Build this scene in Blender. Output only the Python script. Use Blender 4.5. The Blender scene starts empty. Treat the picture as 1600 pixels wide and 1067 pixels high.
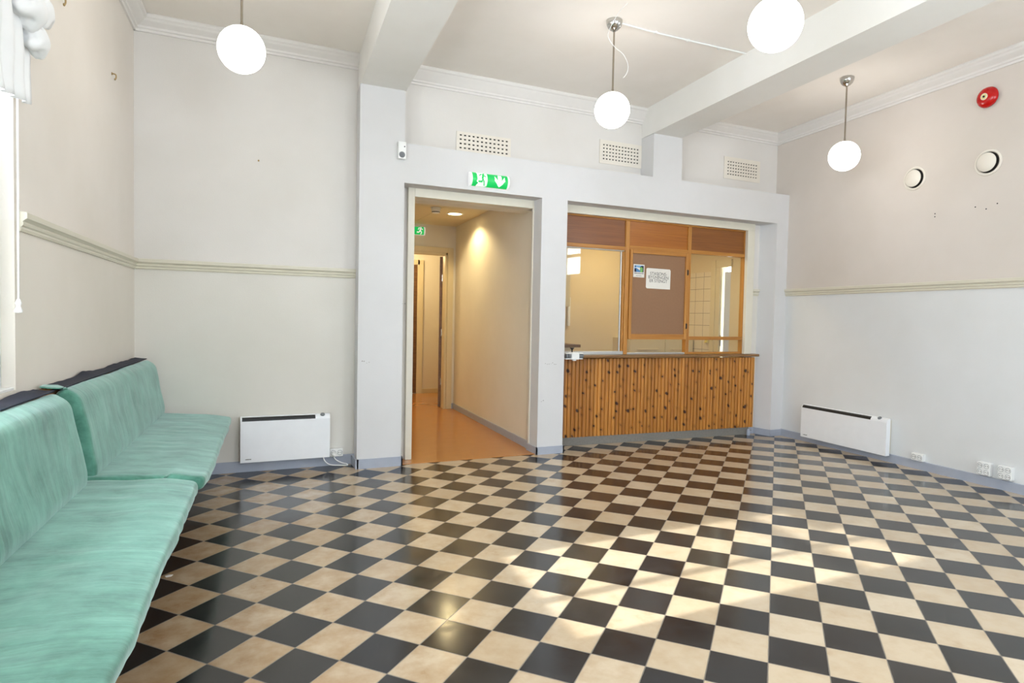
import bpy, bmesh, math, random
from mathutils import Vector, Matrix, noise

# ------------------------------------------------------------------ camera, sky, sun, exposure
S = bpy.context.scene
COL = S.collection
YA, YB = 5.337, 5.132                      # back wall, front face of the pillars in front of it
XL, XR = -0.6484, 5.6795                   # left and right wall at the back wall
TL, TR, TB = math.tan(.0569), math.tan(.0838), math.tan(.065)   # side walls and beams are a little out of square
CEIL = 3.39
YF = -1.7                                  # wall behind the camera

cam = bpy.data.cameras.new('camera')
cam.sensor_width = 36.0
cam.lens = 976.1188 * 36.0 / 1600.0
cam.clip_start = .02
co = bpy.data.objects.new('camera', cam)
COL.objects.link(co)
_r = Vector((0.9118525, -0.41005524, 0.0194862)); _u = Vector((-0.00303705, 0.04072769, 0.99916567)); _f = Vector((0.41050675, 0.9111509, -0.03589229))
co.matrix_world = Matrix(((_r.x, _u.x, -_f.x, 0), (_r.y, _u.y, -_f.y, 0), (_r.z, _u.z, -_f.z, 1.25), (0, 0, 0, 1)))
S.camera = co

S.view_settings.view_transform = 'Standard'
S.view_settings.look = 'None'
S.view_settings.gamma = 1.0
S.view_settings.use_curve_mapping = False
S.view_settings.exposure = 0.0

W = bpy.data.worlds.new('sky'); S.world = W
W.use_nodes = True
bg = W.node_tree.nodes['Background']
bg.inputs[0].default_value = (.88, .95, 1.06, 1)
bg.inputs[1].default_value = 17.0

sun = bpy.data.lights.new('sun', 'SUN')
sun.energy = 9.0; sun.angle = math.radians(.8); sun.color = (1, .985, .95)
so = bpy.data.objects.new('sun', sun); COL.objects.link(so)
so.rotation_euler = Vector((1.0, .02, -.5)).to_track_quat('-Z', 'Y').to_euler()

def portal(loc, direction, sx, sy):
    l = bpy.data.lights.new('window_portal', 'AREA'); l.shape = 'RECTANGLE'; l.size = sx; l.size_y = sy
    l.cycles.is_portal = True
    o = bpy.data.objects.new('window_portal', l); COL.objects.link(o)
    o.location = loc; o.rotation_euler = Vector(direction).to_track_quat('-Z', 'Z').to_euler()

# ------------------------------------------------------------------ colours and materials
def c(r, g, b):
    f = lambda v: (v / 12.92 if v <= .04045 else ((v + .055) / 1.055) ** 2.4)
    return (f(r / 255), f(g / 255), f(b / 255), 1)

class N:
    """tiny node-tree helper"""
    def __init__(s, name):
        s.m = bpy.data.materials.new(name); s.m.use_nodes = True
        s.t = s.m.node_tree; s.b = s.t.nodes['Principled BSDF']; s.out = s.t.nodes['Material Output']
    def n(s, kind, **kw):
        x = s.t.nodes.new(kind)
        for k, v in kw.items():
            setattr(x, k, v)
        return x
    def l(s, a, b): s.t.links.new(a, b)
    def val(s, sock, v):
        if hasattr(v, 'links') or isinstance(v, bpy.types.NodeSocket): s.l(v, sock)
        else: sock.default_value = v
    def math(s, op, a, b=None, cc=None):
        x = s.n('ShaderNodeMath', operation=op); s.val(x.inputs[0], a)
        if b is not None: s.val(x.inputs[1], b)
        if cc is not None: s.val(x.inputs[2], cc)
        return x.outputs[0]
    def mix(s, f, a, b, blend='MIX'):
        x = s.n('ShaderNodeMix', data_type='RGBA', blend_type=blend)
        s.val(x.inputs[0], f); s.val(x.inputs[6], a); s.val(x.inputs[7], b)
        return x.outputs[2]
    def pos(s):
        g = s.n('ShaderNodeNewGeometry'); return g.outputs['Position']
    def xyz(s, v):
        x = s.n('ShaderNodeSeparateXYZ'); s.l(v, x.inputs[0]); return x.outputs
    def comb(s, x, y, z=0.0):
        k = s.n('ShaderNodeCombineXYZ'); s.val(k.inputs[0], x); s.val(k.inputs[1], y); s.val(k.inputs[2], z); return k.outputs[0]
    def noise(s, v, scale, detail=3, rough=.55, out=0):
        x = s.n('ShaderNodeTexNoise'); x.inputs['Scale'].default_value = scale; x.inputs['Detail'].default_value = detail
        x.inputs['Roughness'].default_value = rough
        if v is not None: s.l(v, x.inputs['Vector'])
        return x.outputs[out]
    def mapr(s, v, a, b, p=0., q=1.):
        x = s.n('ShaderNodeMapRange'); s.val(x.inputs[0], v)
        for i, k in zip((1, 2, 3, 4), (a, b, p, q)): s.val(x.inputs[i], k)
        return x.outputs[0]
    def scale(s, v, sc):
        x = s.n('ShaderNodeMapping'); s.l(v, x.inputs[0]); x.inputs['Scale'].default_value = sc; return x.outputs[0]
    def bump(s, h, strength, dist=.002):
        x = s.n('ShaderNodeBump'); x.inputs['Strength'].default_value = strength; x.inputs['Distance'].default_value = dist
        s.l(h, x.inputs['Height']); s.l(x.outputs[0], s.b.inputs['Normal'])
    def set(s, col=None, rough=None, metal=None, spec=None, **kw):
        if col is not None: s.val(s.b.inputs['Base Color'], col)
        if rough is not None: s.val(s.b.inputs['Roughness'], rough)
        if metal is not None: s.b.inputs['Metallic'].default_value = metal
        if spec is not None: s.b.inputs['Specular IOR Level'].default_value = spec
        for k, v in kw.items(): s.val(s.b.inputs[k], v)
        return s.m

def plain(name, col, rough=.5, metal=0., spec=.5, var=.03, sc=14.):
    k = N(name)
    f = k.noise(k.pos(), sc, 3)
    d = tuple(v * (1 - 2 * var) for v in col[:3]) + (1,)
    k.set(k.mix(f, d, col), rough, metal, spec)
    return k.m

def wallpaint(name, upper, lower=None, split=1.6, rough=.75):
    k = N(name); p = k.pos()
    big = k.noise(p, .9, 4, .6); fine = k.noise(p, 140, 2)
    def vary(cl):
        d = tuple(v * w for v, w in zip(cl[:3], (.93, .925, .905))) + (1,)
        return k.mix(k.mapr(big, .35, .68), cl, d)
    if lower is None: colr = vary(upper)
    else: colr = k.mix(k.math('GREATER_THAN', k.xyz(p)[2], split), vary(lower), vary(upper))
    k.set(colr, rough, spec=.3); k.bump(fine, .25, .002)
    return k.m

def emis(name, col, strength):
    k = N(name); k.set((.8, .8, .8, 1), .4)
    k.val(k.b.inputs['Emission Color'], col); k.b.inputs['Emission Strength'].default_value = strength
    return k.m

def wood(name, light, dark, axis='x', rough=.35, knots=False, slat=0., scale=1.):
    k = N(name); p = k.pos(); o = k.xyz(p)
    a = {'x': (1.2, 40, 40), 'y': (40, 1.2, 40), 'z': (40, 40, 1.2)}[axis]
    g = k.noise(k.scale(p, a), 1.6 * scale, 5, .65)
    g2 = k.noise(k.scale(p, tuple(v * .35 for v in a)), 1.1 * scale, 3)
    f = k.math('MULTIPLY_ADD', g, .65, k.math('MULTIPLY', g2, .35))
    colr = k.mix(k.mapr(f, .34, .66), dark, light)
    if slat:
        w = k.n('ShaderNodeTexWhiteNoise', noise_dimensions='1D'); k.l(k.math('FLOOR', k.math('DIVIDE', o[0], slat)), w.inputs['W'])
        colr = k.mix(k.math('MULTIPLY', w.outputs[0], .42), colr, tuple(v * .55 for v in dark[:3]) + (1,))
    if knots:
        wob = k.noise(p, 11, 2, out=1)
        wv = k.n('ShaderNodeVectorMath', operation='SCALE'); k.l(wob, wv.inputs[0]); wv.inputs['Scale'].default_value = .035
        pv = k.n('ShaderNodeVectorMath', operation='ADD'); k.l(p, pv.inputs[0]); k.l(wv.outputs[0], pv.inputs[1])
        q = k.xyz(pv.outputs[0])
        v = k.n('ShaderNodeTexVoronoi', voronoi_dimensions='2D'); v.inputs['Scale'].default_value = 8.5
        k.l(k.comb(q[0], k.math('MULTIPLY_ADD', q[2], .95, k.math('MULTIPLY', q[0], .25))), v.inputs['Vector'])
        sz = k.math('MULTIPLY_ADD', k.xyz(v.outputs['Color'])[0], .13, .015)
        kn = k.mapr(k.math('SUBTRACT', v.outputs['Distance'], sz), -.03, .03, 1., 0.)
        halo = k.mapr(v.outputs['Distance'], .1, .26, .35, 0.)
        colr = k.mix(halo, colr, tuple(t * .5 for t in dark[:3]) + (1,))
        colr = k.mix(kn, colr, c(52, 22, 10))
    k.set(colr, rough); k.bump(g, .12, .002)
    return k.m

def glass(name, tint=(.96, .98, .97, 1)):
    k = N(name)
    t = k.n('ShaderNodeBsdfTransparent'); t.inputs[0].default_value = tint
    g = k.n('ShaderNodeBsdfGlossy'); g.inputs['Roughness'].default_value = .0
    ge = k.n('ShaderNodeNewGeometry'); dt = k.n('ShaderNodeVectorMath', operation='DOT_PRODUCT')
    k.l(ge.outputs['Normal'], dt.inputs[0]); k.l(ge.outputs['Incoming'], dt.inputs[1])
    q = k.math('SUBTRACT', 1.0, k.math('ABSOLUTE', dt.outputs['Value']))
    fr = k.math('MULTIPLY_ADD', k.math('POWER', q, 5.0), .96, .04)          # Schlick reflection of a thin pane
    m = k.n('ShaderNodeMixShader'); k.l(fr, m.inputs[0]); k.l(t.outputs[0], m.inputs[1]); k.l(g.outputs[0], m.inputs[2])
    k.l(m.outputs[0], k.out.inputs[0])
    return k.m

def floor_tiles():
    k = N('checker_floor_tiles'); p = k.pos(); o = k.xyz(p)
    th = .8244; cs, sn = math.cos(th), math.sin(th)
    x = k.math('SUBTRACT', o[0], 1.9728); y = k.math('SUBTRACT', o[1], 1.8135)
    j = k.math('DIVIDE', k.math('SUBTRACT', k.math('MULTIPLY', x, cs), k.math('MULTIPLY', y, sn)), .2046)
    i = k.math('DIVIDE', k.math('ADD', k.math('MULTIPLY', x, sn), k.math('MULTIPLY', y, cs)), .217)
    fi, fj = k.math('FLOOR', i), k.math('FLOOR', j)
    par = k.math('FLOORED_MODULO', k.math('ADD', fi, fj), 2.0)        # 0 beige, 1 black
    wn = k.n('ShaderNodeTexWhiteNoise', noise_dimensions='2D'); k.l(k.comb(fi, fj), wn.inputs['Vector'])
    rnd = wn.outputs[0]
    n1 = k.noise(p, 9, 5, .62); n2 = k.noise(p, 60, 3); big = k.noise(p, .9, 3)
    bei = k.mix(rnd, c(192, 173, 146), c(206, 190, 166))
    bei = k.mix(k.mapr(n1, .42, .75, 0, .5), bei, c(180, 154, 120))
    blot = k.mapr(k.noise(p, 4.5, 6, .75), .60, .72, 0, .5)
    # worn, brown-stained tiles along the bench side
    left = k.mapr(o[0], .2, 1.6, 1., 0.)
    bei = k.mix(k.math('MULTIPLY', left, k.mapr(n1, .3, .7, .35, .95)), bei, c(158, 128, 94))
    bei = k.mix(k.math('MULTIPLY', blot, k.mapr(left, 0, 1, .25, 1)), bei, c(150, 112, 74))
    blk = k.mix(rnd, c(30, 30, 32), c(46, 45, 44))
    blk = k.mix(k.mapr(n1, .45, .8, 0, .5), blk, c(60, 58, 57))
    col = k.mix(par, bei, blk)
    specks = k.mapr(k.noise(p, 190, 1), .73, .78, 0, .35)
    col = k.mix(specks, col, c(150, 140, 126))
    ei = k.math('ABSOLUTE', k.math('SUBTRACT', k.math('FRACT', i), .5)); ej = k.math('ABSOLUTE', k.math('SUBTRACT', k.math('FRACT', j), .5))
    wob = k.mapr(k.noise(p, 18, 2), .3, .7, .4875, .4935)
    gr = k.math('GREATER_THAN', k.math('MAXIMUM', ei, ej), wob)
    col = k.mix(gr, col, c(112, 104, 94))
    ro = k.mapr(n1, .3, .8, .11, .25)
    ro = k.math('ADD', ro, k.math('MULTIPLY', gr, .35))
    k.set(col, ro, spec=.5)
    h = k.math('SUBTRACT', k.math('MULTIPLY', n2, .06), gr)
    k.bump(h, .35, .0012)
    return k.m

def velvet(name, base, dark):
    k = N(name); p = k.pos()
    wv = k.n('ShaderNodeVectorMath', operation='SCALE'); k.l(k.noise(p, 1.6, 2, out=1), wv.inputs[0]); wv.inputs['Scale'].default_value = .22
    pw = k.n('ShaderNodeVectorMath', operation='ADD'); k.l(p, pw.inputs[0]); k.l(wv.outputs[0], pw.inputs[1])
    st = k.noise(k.scale(pw.outputs[0], (4.0, 30, 4.0)), 1.0, 5, .65)
    bl = k.noise(pw.outputs[0], 5, 5, .68); fine = k.noise(p, 420, 2)
    col = k.mix(k.mapr(k.math('MULTIPLY_ADD', st, .38, k.math('MULTIPLY', bl, .62)), .36, .64), dark, base)
    k.set(col, .62, spec=.25)
    k.b.inputs['Sheen Weight'].default_value = .7; k.b.inputs['Sheen Roughness'].default_value = .45
    k.b.inputs['Sheen Tint'].default_value = (.82, 1, .98, 1)
    k.bump(k.math('ADD', k.math('MULTIPLY', st, .6), k.math('MULTIPLY', fine, .12)), .4, .005)
    return k.m

M = {}
M['floor'] = floor_tiles()
M['wall_l'] = wallpaint('left_wall_paint', c(232, 225, 217), c(230, 223, 213), 1.6)
M['wall_b'] = wallpaint('back_wall_paint', c(226, 222, 218), c(226, 222, 215), 1.6)
M['wall_r'] = wallpaint('right_wall_paint', c(217, 208, 200), c(224, 225, 226), 1.6)
M['pillar'] = wallpaint('white_wall_paint', c(217, 216, 217))
M['ceil'] = wallpaint('ceiling_paint', c(248, 242, 236))
M['beam'] = wallpaint('beam_paint', c(238, 236, 232))
M['cornice'] = plain('cornice_paint', c(232, 228, 224), .55)
M['rail'] = plain('cream_rail_paint', c(216, 210, 192), .4)
M['base'] = plain('blue_grey_skirting_paint', c(172, 178, 192), .4, var=.06)
M['casing'] = plain('cream_gloss_paint', c(226, 220, 204), .4)
M['trimwhite'] = plain('white_window_paint', c(240, 240, 238), .35)
M['plinth'] = plain('bare_concrete', c(140, 136, 130), .9, var=.18, sc=60)
M['pine'] = wood('knotty_pine', c(224, 156, 72), c(158, 94, 34), 'z', .4, True, .0425)
M['oak'] = wood('oiled_oak', c(204, 146, 70), c(164, 104, 42), 'z', .35)
M['oakx'] = wood('oiled_oak_rail', c(200, 142, 66), c(160, 100, 40), 'x', .35)
M['panel_a'] = wood('oak_veneer_reflection_left', c(142, 88, 46), c(112, 64, 30), 'x', .3)  # one veneer in three tones; reflection differences are put into the colours
M['panel_b'] = wood('oak_veneer_reflection_mid', c(176, 108, 40), c(146, 84, 26), 'x', .3)
M['panel_c'] = wood('oak_veneer_reflection_right', c(150, 94, 44), c(116, 68, 28), 'x', .35)
M['top'] = wood('worn_counter_oak', c(152, 114, 72), c(108, 76, 44), 'x', .3)
M['cork'] = plain('brown_hardboard', c(150, 112, 82), .6, var=.08, sc=50)
M['benchwood'] = wood('bench_beech', c(196, 142, 82), c(160, 104, 52), 'y', .4)
M['velvet'] = velvet('green_velvet', c(106, 164, 145), c(46, 98, 82))
M['navy'] = plain('navy_lining_cloth', c(38, 42, 58), .9)
M['heater'] = plain('white_enamel', c(246, 248, 252), .35)
M['heaterside'] = plain('ivory_plastic', c(222, 212, 186), .45)
M['black'] = plain('black_plastic', c(24, 24, 26), .5)
M['dark'] = plain('dark_parts_and_hole_shade', c(30, 27, 24), .9)  # near-black for small parts; also painted as shade in vents and holes
M['grey'] = plain('grey_plastic', c(120, 124, 128), .4)
M['plastic'] = plain('white_plastic', c(240, 240, 238), .35)
M['cream_metal'] = plain('cream_enamel', c(233, 226, 214), .45)
M['chrome'] = plain('chrome', c(200, 198, 194), .12, 1.0)
M['rod'] = plain('nickel_rod', c(170, 160, 146), .25, 1.0)
M['globe'] = emis('opal_globe_lit', (1, .955, .88, 1), 11.0)
M['red'] = plain('red_gloss_enamel', c(190, 12, 10), .2)
M['badge'] = plain('badge_ivory', c(232, 224, 196), .4)
M['sign_green'] = emis('exit_green_lit', c(20, 190, 90), .75); M['sign_green'].node_tree.nodes['Principled BSDF'].inputs['Base Color'].default_value = c(10, 150, 70)
M['sign_white'] = emis('exit_white_lit', (1, 1, 1, 1), .55)
M['sign_body'] = emis('exit_housing_lit', (1, 1, 1, 1), .3)
M['glass'] = glass('clear_glass')
M['alu'] = plain('aluminium_track', c(205, 206, 205), .35, .6)
M['paper'] = plain('white_paper', c(232, 228, 220), .8)
M['ink'] = plain('grey_ink', c(52, 50, 50), .8)
M['navyink'] = plain('navy_ink', c(16, 22, 60), .6); M['skyink'] = plain('sky_blue_ink', c(128, 176, 216), .6)
M['blueink'] = plain('blue_ink', c(84, 140, 190), .6); M['greenink'] = plain('green_ink', c(128, 190, 70), .6)
M['lino'] = plain('orange_linoleum', c(190, 128, 68), .17, var=.06, sc=7)
M['corr'] = wallpaint('corridor_paint', c(234, 226, 210)); M['corrceil'] = plain('corridor_ceiling_tile', c(222, 208, 176), .8)
M['office'] = wallpaint('office_paint', c(226, 208, 172))
M['doorcream'] = plain('cream_door_paint', c(222, 206, 168), .4)
M['brown'] = wood('brown_wood_and_gap_shade', c(128, 92, 56), c(92, 62, 34), 'x')
M['curtain'] = plain('white_curtain_cloth', c(244, 244, 244), .9)
M['paleblue'] = plain('pale_blue_door_paint', c(206, 212, 226), .4)
M['brass'] = plain('dull_brass', c(168, 142, 96), .4, .4)
M['scuff'] = plain('pencil_grey', c(158, 154, 150), .9)
M['yellow'] = plain('yellow_plastic', c(232, 212, 120), .5)
M['down'] = emis('downlight_lit', (1, .78, .38, 1), 14.0)
M['officelamp'] = emis('office_lamp_lit', (1, .93, .78, 1), 5.0)
def tiles15():
    k = N('white_wall_tiles'); o = k.xyz(k.pos())
    a = k.math('FRACT', k.math('DIVIDE', k.math('ADD', o[1], .02), .152)); b = k.math('FRACT', k.math('DIVIDE', k.math('ADD', o[2], .0), .152))
    g = k.math('MAXIMUM', k.math('LESS_THAN', a, .03), k.math('LESS_THAN', b, .03))
    k.set(k.mix(g, c(226, 212, 186), c(120, 106, 88)), .3)
    return k.m
M['walltile'] = tiles15()
def ceilgrid():
    return M['corrceil']

# ------------------------------------------------------------------ mesh helpers
def LW(s, n, z): return Vector((XL + TL * (s - YA) + n, s, z))      # left wall: s along y, n into the room
def RW(s, n, z): return Vector((XR + TR * (s - YA) - n, s, z))      # right wall
def BW(s, n, z): return Vector((s, YA - n, z))                      # back wall
def PB(s, n, z): return Vector((s, YB - n, z))                      # face of the pillars
def ID(s, n, z): return Vector((s, n, z))
def FW(s, n, z): return Vector((s, YF + n, z))                      # wall behind the camera
def nrm(fn):
    """true normal of a wall frame, pointing into the room"""
    d = (fn(1, 0, 0) - fn(0, 0, 0)).normalized(); n = fn(0, 1, 0) - fn(0, 0, 0)
    return (n - d * n.dot(d)).normalized()

def box(bm, a, b, fn=ID, bevel=0., seg=2, mi=0):
    """box between two corners (s,n,z) mapped through a wall frame"""
    (x0, y0, z0), (x1, y1, z1) = a, b
    v = [bm.verts.new(fn(x, y, z)) for z in (z0, z1) for (x, y) in ((x0, y0), (x1, y0), (x1, y1), (x0, y1))]
    fs = [bm.faces.new([v[i] for i in f]) for f in ((0, 3, 2, 1), (4, 5, 6, 7), (0, 1, 5, 4), (1, 2, 6, 5), (2, 3, 7, 6), (3, 0, 4, 7))]
    for f in fs: f.material_index = mi
    if bevel:
        es = list({e for f in fs for e in f.edges})
        r = bmesh.ops.bevel(bm, geom=es, offset=bevel, segments=seg, profile=.5, affect='EDGES')
        for f in r['faces']: f.material_index = mi
    return fs

def prism(bm, pts, d0, d1, fn=ID, mi=0):
    """polygon pts (s,z) extruded between n=d0 and n=d1"""
    a = [bm.verts.new(fn(p[0], d0, p[1])) for p in pts]; b = [bm.verts.new(fn(p[0], d1, p[1])) for p in pts]
    fs = [bm.faces.new(a), bm.faces.new(b[::-1])]
    for i in range(len(pts)):
        k = (i + 1) % len(pts); fs.append(bm.faces.new((a[i], b[i], b[k], a[k])))
    for f in fs: f.material_index = mi
    return fs

def sweep(bm, prof, stations, mi=0):
    """closed profile [(n,z)] carried along stations: list of functions (n,z)->Vector"""
    rings = [[bm.verts.new(st(n, z)) for n, z in prof] for st in stations]
    L = len(prof)
    for a, b in zip(rings[:-1], rings[1:]):
        for i in range(L):
            k = (i + 1) % L
            bm.faces.new((a[i], a[k], b[k], b[i])).material_index = mi
    bm.faces.new(rings[0][::-1]).material_index = mi; bm.faces.new(rings[-1]).material_index = mi

def run(bm, prof, fn, s0, s1): sweep(bm, prof, [lambda n, z, s=s: fn(s, n, z) for s in (s0, s1)])

def lathe(bm, prof, center, axis=(0, 0, 1), seg=40, mi=0):
    """profile [(r,h)] spun about axis through center"""
    ax = Vector(axis).normalized(); q = ax.to_track_quat('Z', 'Y')
    rings = []
    for r, h in prof:
        if r < 1e-6: rings.append([bm.verts.new(Vector(center) + ax * h)])
        else: rings.append([bm.verts.new(Vector(center) + q @ Vector((r * math.cos(t), r * math.sin(t), h))) for t in (2 * math.pi * i / seg for i in range(seg))])
    for a, b in zip(rings[:-1], rings[1:]):
        for i in range(seg):
            k = (i + 1) % seg
            p = [a[i % len(a)], a[k % len(a)], b[k % len(b)], b[i % len(b)]]
            u = []
            for x in p:
                if x not in u: u.append(x)
            if len(u) > 2:
                try: bm.faces.new(u).material_index = mi
                except ValueError: pass

def tube(bm, pts, r, seg=10, mi=0, smooth_pts=0):
    pts = [Vector(p) for p in pts]
    if smooth_pts:
        out = []
        for i in range(len(pts) - 1):
            p0, p1, p2, p3 = pts[max(i - 1, 0)], pts[i], pts[i + 1], pts[min(i + 2, len(pts) - 1)]
            for q in range(smooth_pts):
                t = q / smooth_pts
                out.append(.5 * ((2 * p1) + (p2 - p0) * t + (2 * p0 - 5 * p1 + 4 * p2 - p3) * t * t + (3 * p1 - p0 - 3 * p2 + p3) * t ** 3))
        pts = out + [pts[-1]]
    rings = []; up = Vector((.13, .21, .97))
    for i, p in enumerate(pts):
        d = (pts[min(i + 1, len(pts) - 1)] - pts[max(i - 1, 0)]).normalized()
        a = d.cross(up)
        if a.length < 1e-3: a = d.cross(Vector((1, 0, 0)))
        a.normalize(); b = d.cross(a).normalized(); up = b
        rings.append([bm.verts.new(p + r * (a * math.cos(t) + b * math.sin(t))) for t in (2 * math.pi * k / seg for k in range(seg))])
        up = -b if False else Vector((.13, .21, .97))
    for a, b in zip(rings[:-1], rings[1:]):
        for i in range(seg):
            k = (i + 1) % seg; bm.faces.new((a[i], a[k], b[k], b[i])).material_index = mi
    bm.faces.new(rings[0][::-1]).material_index = mi; bm.faces.new(rings[-1]).material_index = mi

def slab(bm, fn, s0, s1, z0, z1, t, holes, mi=0):
    """wall of thickness t (n from 0 back to -t) with rectangular holes (sa,sb,za,zb)"""
    cl = lambda v, a, b: max(a, min(b, v))
    ss = sorted({s0, s1, *[cl(v, s0, s1) for h in holes for v in h[:2]]}); zs = sorted({z0, z1, *[cl(v, z0, z1) for h in holes for v in h[2:]]})
    solid = lambda i, k: 0 <= i < len(ss) - 1 and 0 <= k < len(zs) - 1 and not any(h[0] <= (ss[i] + ss[i + 1]) / 2 <= h[1] and h[2] <= (zs[k] + zs[k + 1]) / 2 <= h[3] for h in holes)
    V = {}
    def v(i, k, d):
        if (i, k, d) not in V: V[i, k, d] = bm.verts.new(fn(ss[i], -t * d, zs[k]))
        return V[i, k, d]
    for i in range(len(ss) - 1):
        for k in range(len(zs) - 1):
            if not solid(i, k): continue
            bm.faces.new((v(i, k, 0), v(i + 1, k, 0), v(i + 1, k + 1, 0), v(i, k + 1, 0)))
            bm.faces.new((v(i, k + 1, 1), v(i + 1, k + 1, 1), v(i + 1, k, 1), v(i, k, 1)))
            for (di, dk, p, q) in ((-1, 0, (i, k), (i, k + 1)), (1, 0, (i + 1, k), (i + 1, k + 1)), (0, -1, (i, k), (i + 1, k)), (0, 1, (i, k + 1), (i + 1, k + 1))):
                if not solid(i + di, k + dk): bm.faces.new((v(*p, 0), v(*q, 0), v(*q, 1), v(*p, 1)))

def new(): return bmesh.new()

def obj(name, bm, mats, parent=None, origin=None, smooth=False, angle=None):
    """link a bmesh (world coordinates) as ONE object"""
    bmesh.ops.recalc_face_normals(bm, faces=bm.faces)
    if parent is not None: origin = ORG[parent.name]
    elif origin is None:
        co_ = [v.co for v in bm.verts]
        origin = Vector(((min(v.x for v in co_) + max(v.x for v in co_)) / 2, (min(v.y for v in co_) + max(v.y for v in co_)) / 2, min(v.z for v in co_)))
    origin = Vector(origin)
    bmesh.ops.translate(bm, verts=bm.verts, vec=-origin)
    me = bpy.data.meshes.new(name); bm.to_mesh(me); bm.free()
    for m in (mats if isinstance(mats, (list, tuple)) else [mats]): me.materials.append(M[m] if isinstance(m, str) else m)
    if smooth:
        me.polygons.foreach_set('use_smooth', [True] * len(me.polygons))
        if angle: me.set_sharp_from_angle(angle=math.radians(angle))
    o = bpy.data.objects.new(name, me); COL.objects.link(o)
    ORG[o.name] = origin
    if parent is None: o.location = origin
    else: o.parent = parent
    return o
ORG = {}

def struct(name, bm, mats, parent=None, **kw):
    o = obj(name, bm, mats, parent, **kw)
    if parent is None: o['kind'] = 'structure'
    return o

def sempty(name, loc):
    o = bpy.data.objects.new(name, None); COL.objects.link(o); o.location = loc; o.empty_display_size = .1
    ORG[o.name] = Vector(loc); o['kind'] = 'structure'; return o

def thing(name, label, cat, loc, group=None):
    o = bpy.data.objects.new(name, None); COL.objects.link(o); o.location = loc; o.empty_display_size = .1
    ORG[o.name] = Vector(loc)
    return tag(o, label, cat, group)

def tag(o, label, cat, group=None):
    o['label'] = label; o['category'] = cat
    if group: o['group'] = group
    return o

def text_bm(txt, size, fn, s, z, n, align='LEFT', line=1.0, bold=.0):
    cu = bpy.data.curves.new('lettering', 'FONT'); cu.body = txt; cu.size = size; cu.align_x = align; cu.space_line = line; cu.offset = bold
    ob = bpy.data.objects.new('lettering', cu); COL.objects.link(ob)
    bpy.context.view_layer.update()
    me = bpy.data.meshes.new_from_object(ob.evaluated_get(bpy.context.evaluated_depsgraph_get()))
    bm = bmesh.new(); bm.from_mesh(me)
    for v in bm.verts: v.co = fn(s + v.co.x, n, z + v.co.y)
    bpy.data.objects.remove(ob); bpy.data.curves.remove(cu); bpy.data.meshes.remove(me)
    return bm

# ------------------------------------------------------------------ the room shell
bm = new(); box(bm, (-2.4, YF - .3, -.1), (6.4, YA + .1, 0)); struct('floor', bm, 'floor')
bm = new(); box(bm, (-2.4, YF - .3, CEIL), (6.4, YA + .12, CEIL + .12)); struct('ceiling', bm, 'ceil')

WIN1 = (1.70, 3.06, .93, 2.95); WIN2 = (-.55, 1.25, .93, 2.95); WIN3 = (.35, 1.58, 1.97, 2.85)  # second left window is out of view, widened to brighten the near bench
bm = new(); slab(bm, LW, YF - .2, YA + .1, 0, CEIL, .3, [WIN1, WIN2]); struct('wall_left', bm, 'wall_l')
bm = new(); slab(bm, RW, YF - .2, YA + .1, 0, CEIL, .3, [WIN3]); struct('wall_right', bm, 'wall_r')
FILL_WIN4 = (.5, 1.7, .9, 2.75); FILL_WIN5 = (2.9, 4.1, .9, 2.75)  # unseen windows, added for frontal fill on the back wall
bm = new(); slab(bm, FW, -2, 6, 0, CEIL, .3, [FILL_WIN4, FILL_WIN5]); struct('wall_front', bm, 'wall_b')
bm = new(); slab(bm, BW, XL - .3, XR + .3, 0, CEIL, .1, [(1.392, 2.635, 0, 2.32), (2.868, 5.30, 0, 2.33)]); struct('wall_back', bm, 'wall_b')

# white pillars, lintel and upper pier standing in front of the back wall
bm = new()
slab(bm, PB, .94, 5.70, 0, 3.11, YA - YB, [(1.3072, 2.5864, 0, 2.3607), (2.8525, 5.4932, 0, 2.3607), (1.3072, 3.8083, 2.686, 3.2), (4.1612, 5.80, 2.686, 3.2)])
for v in bm.verts:
    if abs(v.co.x - 5.4932) < 1e-4 and v.co.y > YB + .1: v.co.x -= .042
    if abs(v.co.x - .94) < 1e-4 and v.co.y > YB + .1: v.co.x += .013
random.seed(3)
for cx, cz, n in ((2.655, .84, 7), (.972, .872, 4), (2.62, .49, 2), (1.30, 1.35, 2)):        # scuffed pencil marks on the pillars
    for q in range(n):
        a = cx + q * .018 + random.uniform(-.004, .004); b = cz + random.uniform(-.008, .008); w, h = random.uniform(.004, .011), random.uniform(.003, .012)
        prism(bm, [(a, b), (a + w, b + .003), (a + w * .8, b + h), (a - .002, b + h * .6)], -.0003, .0004, PB, 1)
struct('wall_portal', bm, ['pillar', 'scuff'])

def beam(name, x0, x1):
    bm = new()
    f = lambda s, n, z: Vector((s + TB * (n - YA), n, z))
    box(bm, (x0, YF, 3.11), (x1, YA, CEIL), f)
    struct(name, bm, 'beam')
beam('ceiling_beam', .9583, 1.3265)
beam('ceiling_beam', 3.8083, 4.1612)

CORN = lambda z0: [(0, z0), (.014, z0), (.018, z0 + .016), (.03, z0 + .02), (.034, z0 + .034), (.042, z0 + .04), (.074, CEIL - .05), (.08, CEIL - .044), (.084, CEIL - .036), (.098, CEIL - .026), (.102, CEIL - .012), (.098, CEIL), (0, CEIL)]
def cornice(fn, s0, s1, z0):
    bm = new(); run(bm, CORN(z0), fn, s0, s1); struct('cornice', bm, 'cornice', smooth=True, angle=25)
cornice(BW, XL, .9583, 3.285)
cornice(BW, 1.3265, 3.8083, 3.25)
cornice(BW, 4.1612, XR, 3.28)
cornice(LW, YF, YA, 3.285)
cornice(RW, YF, YA, 3.28)

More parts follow.
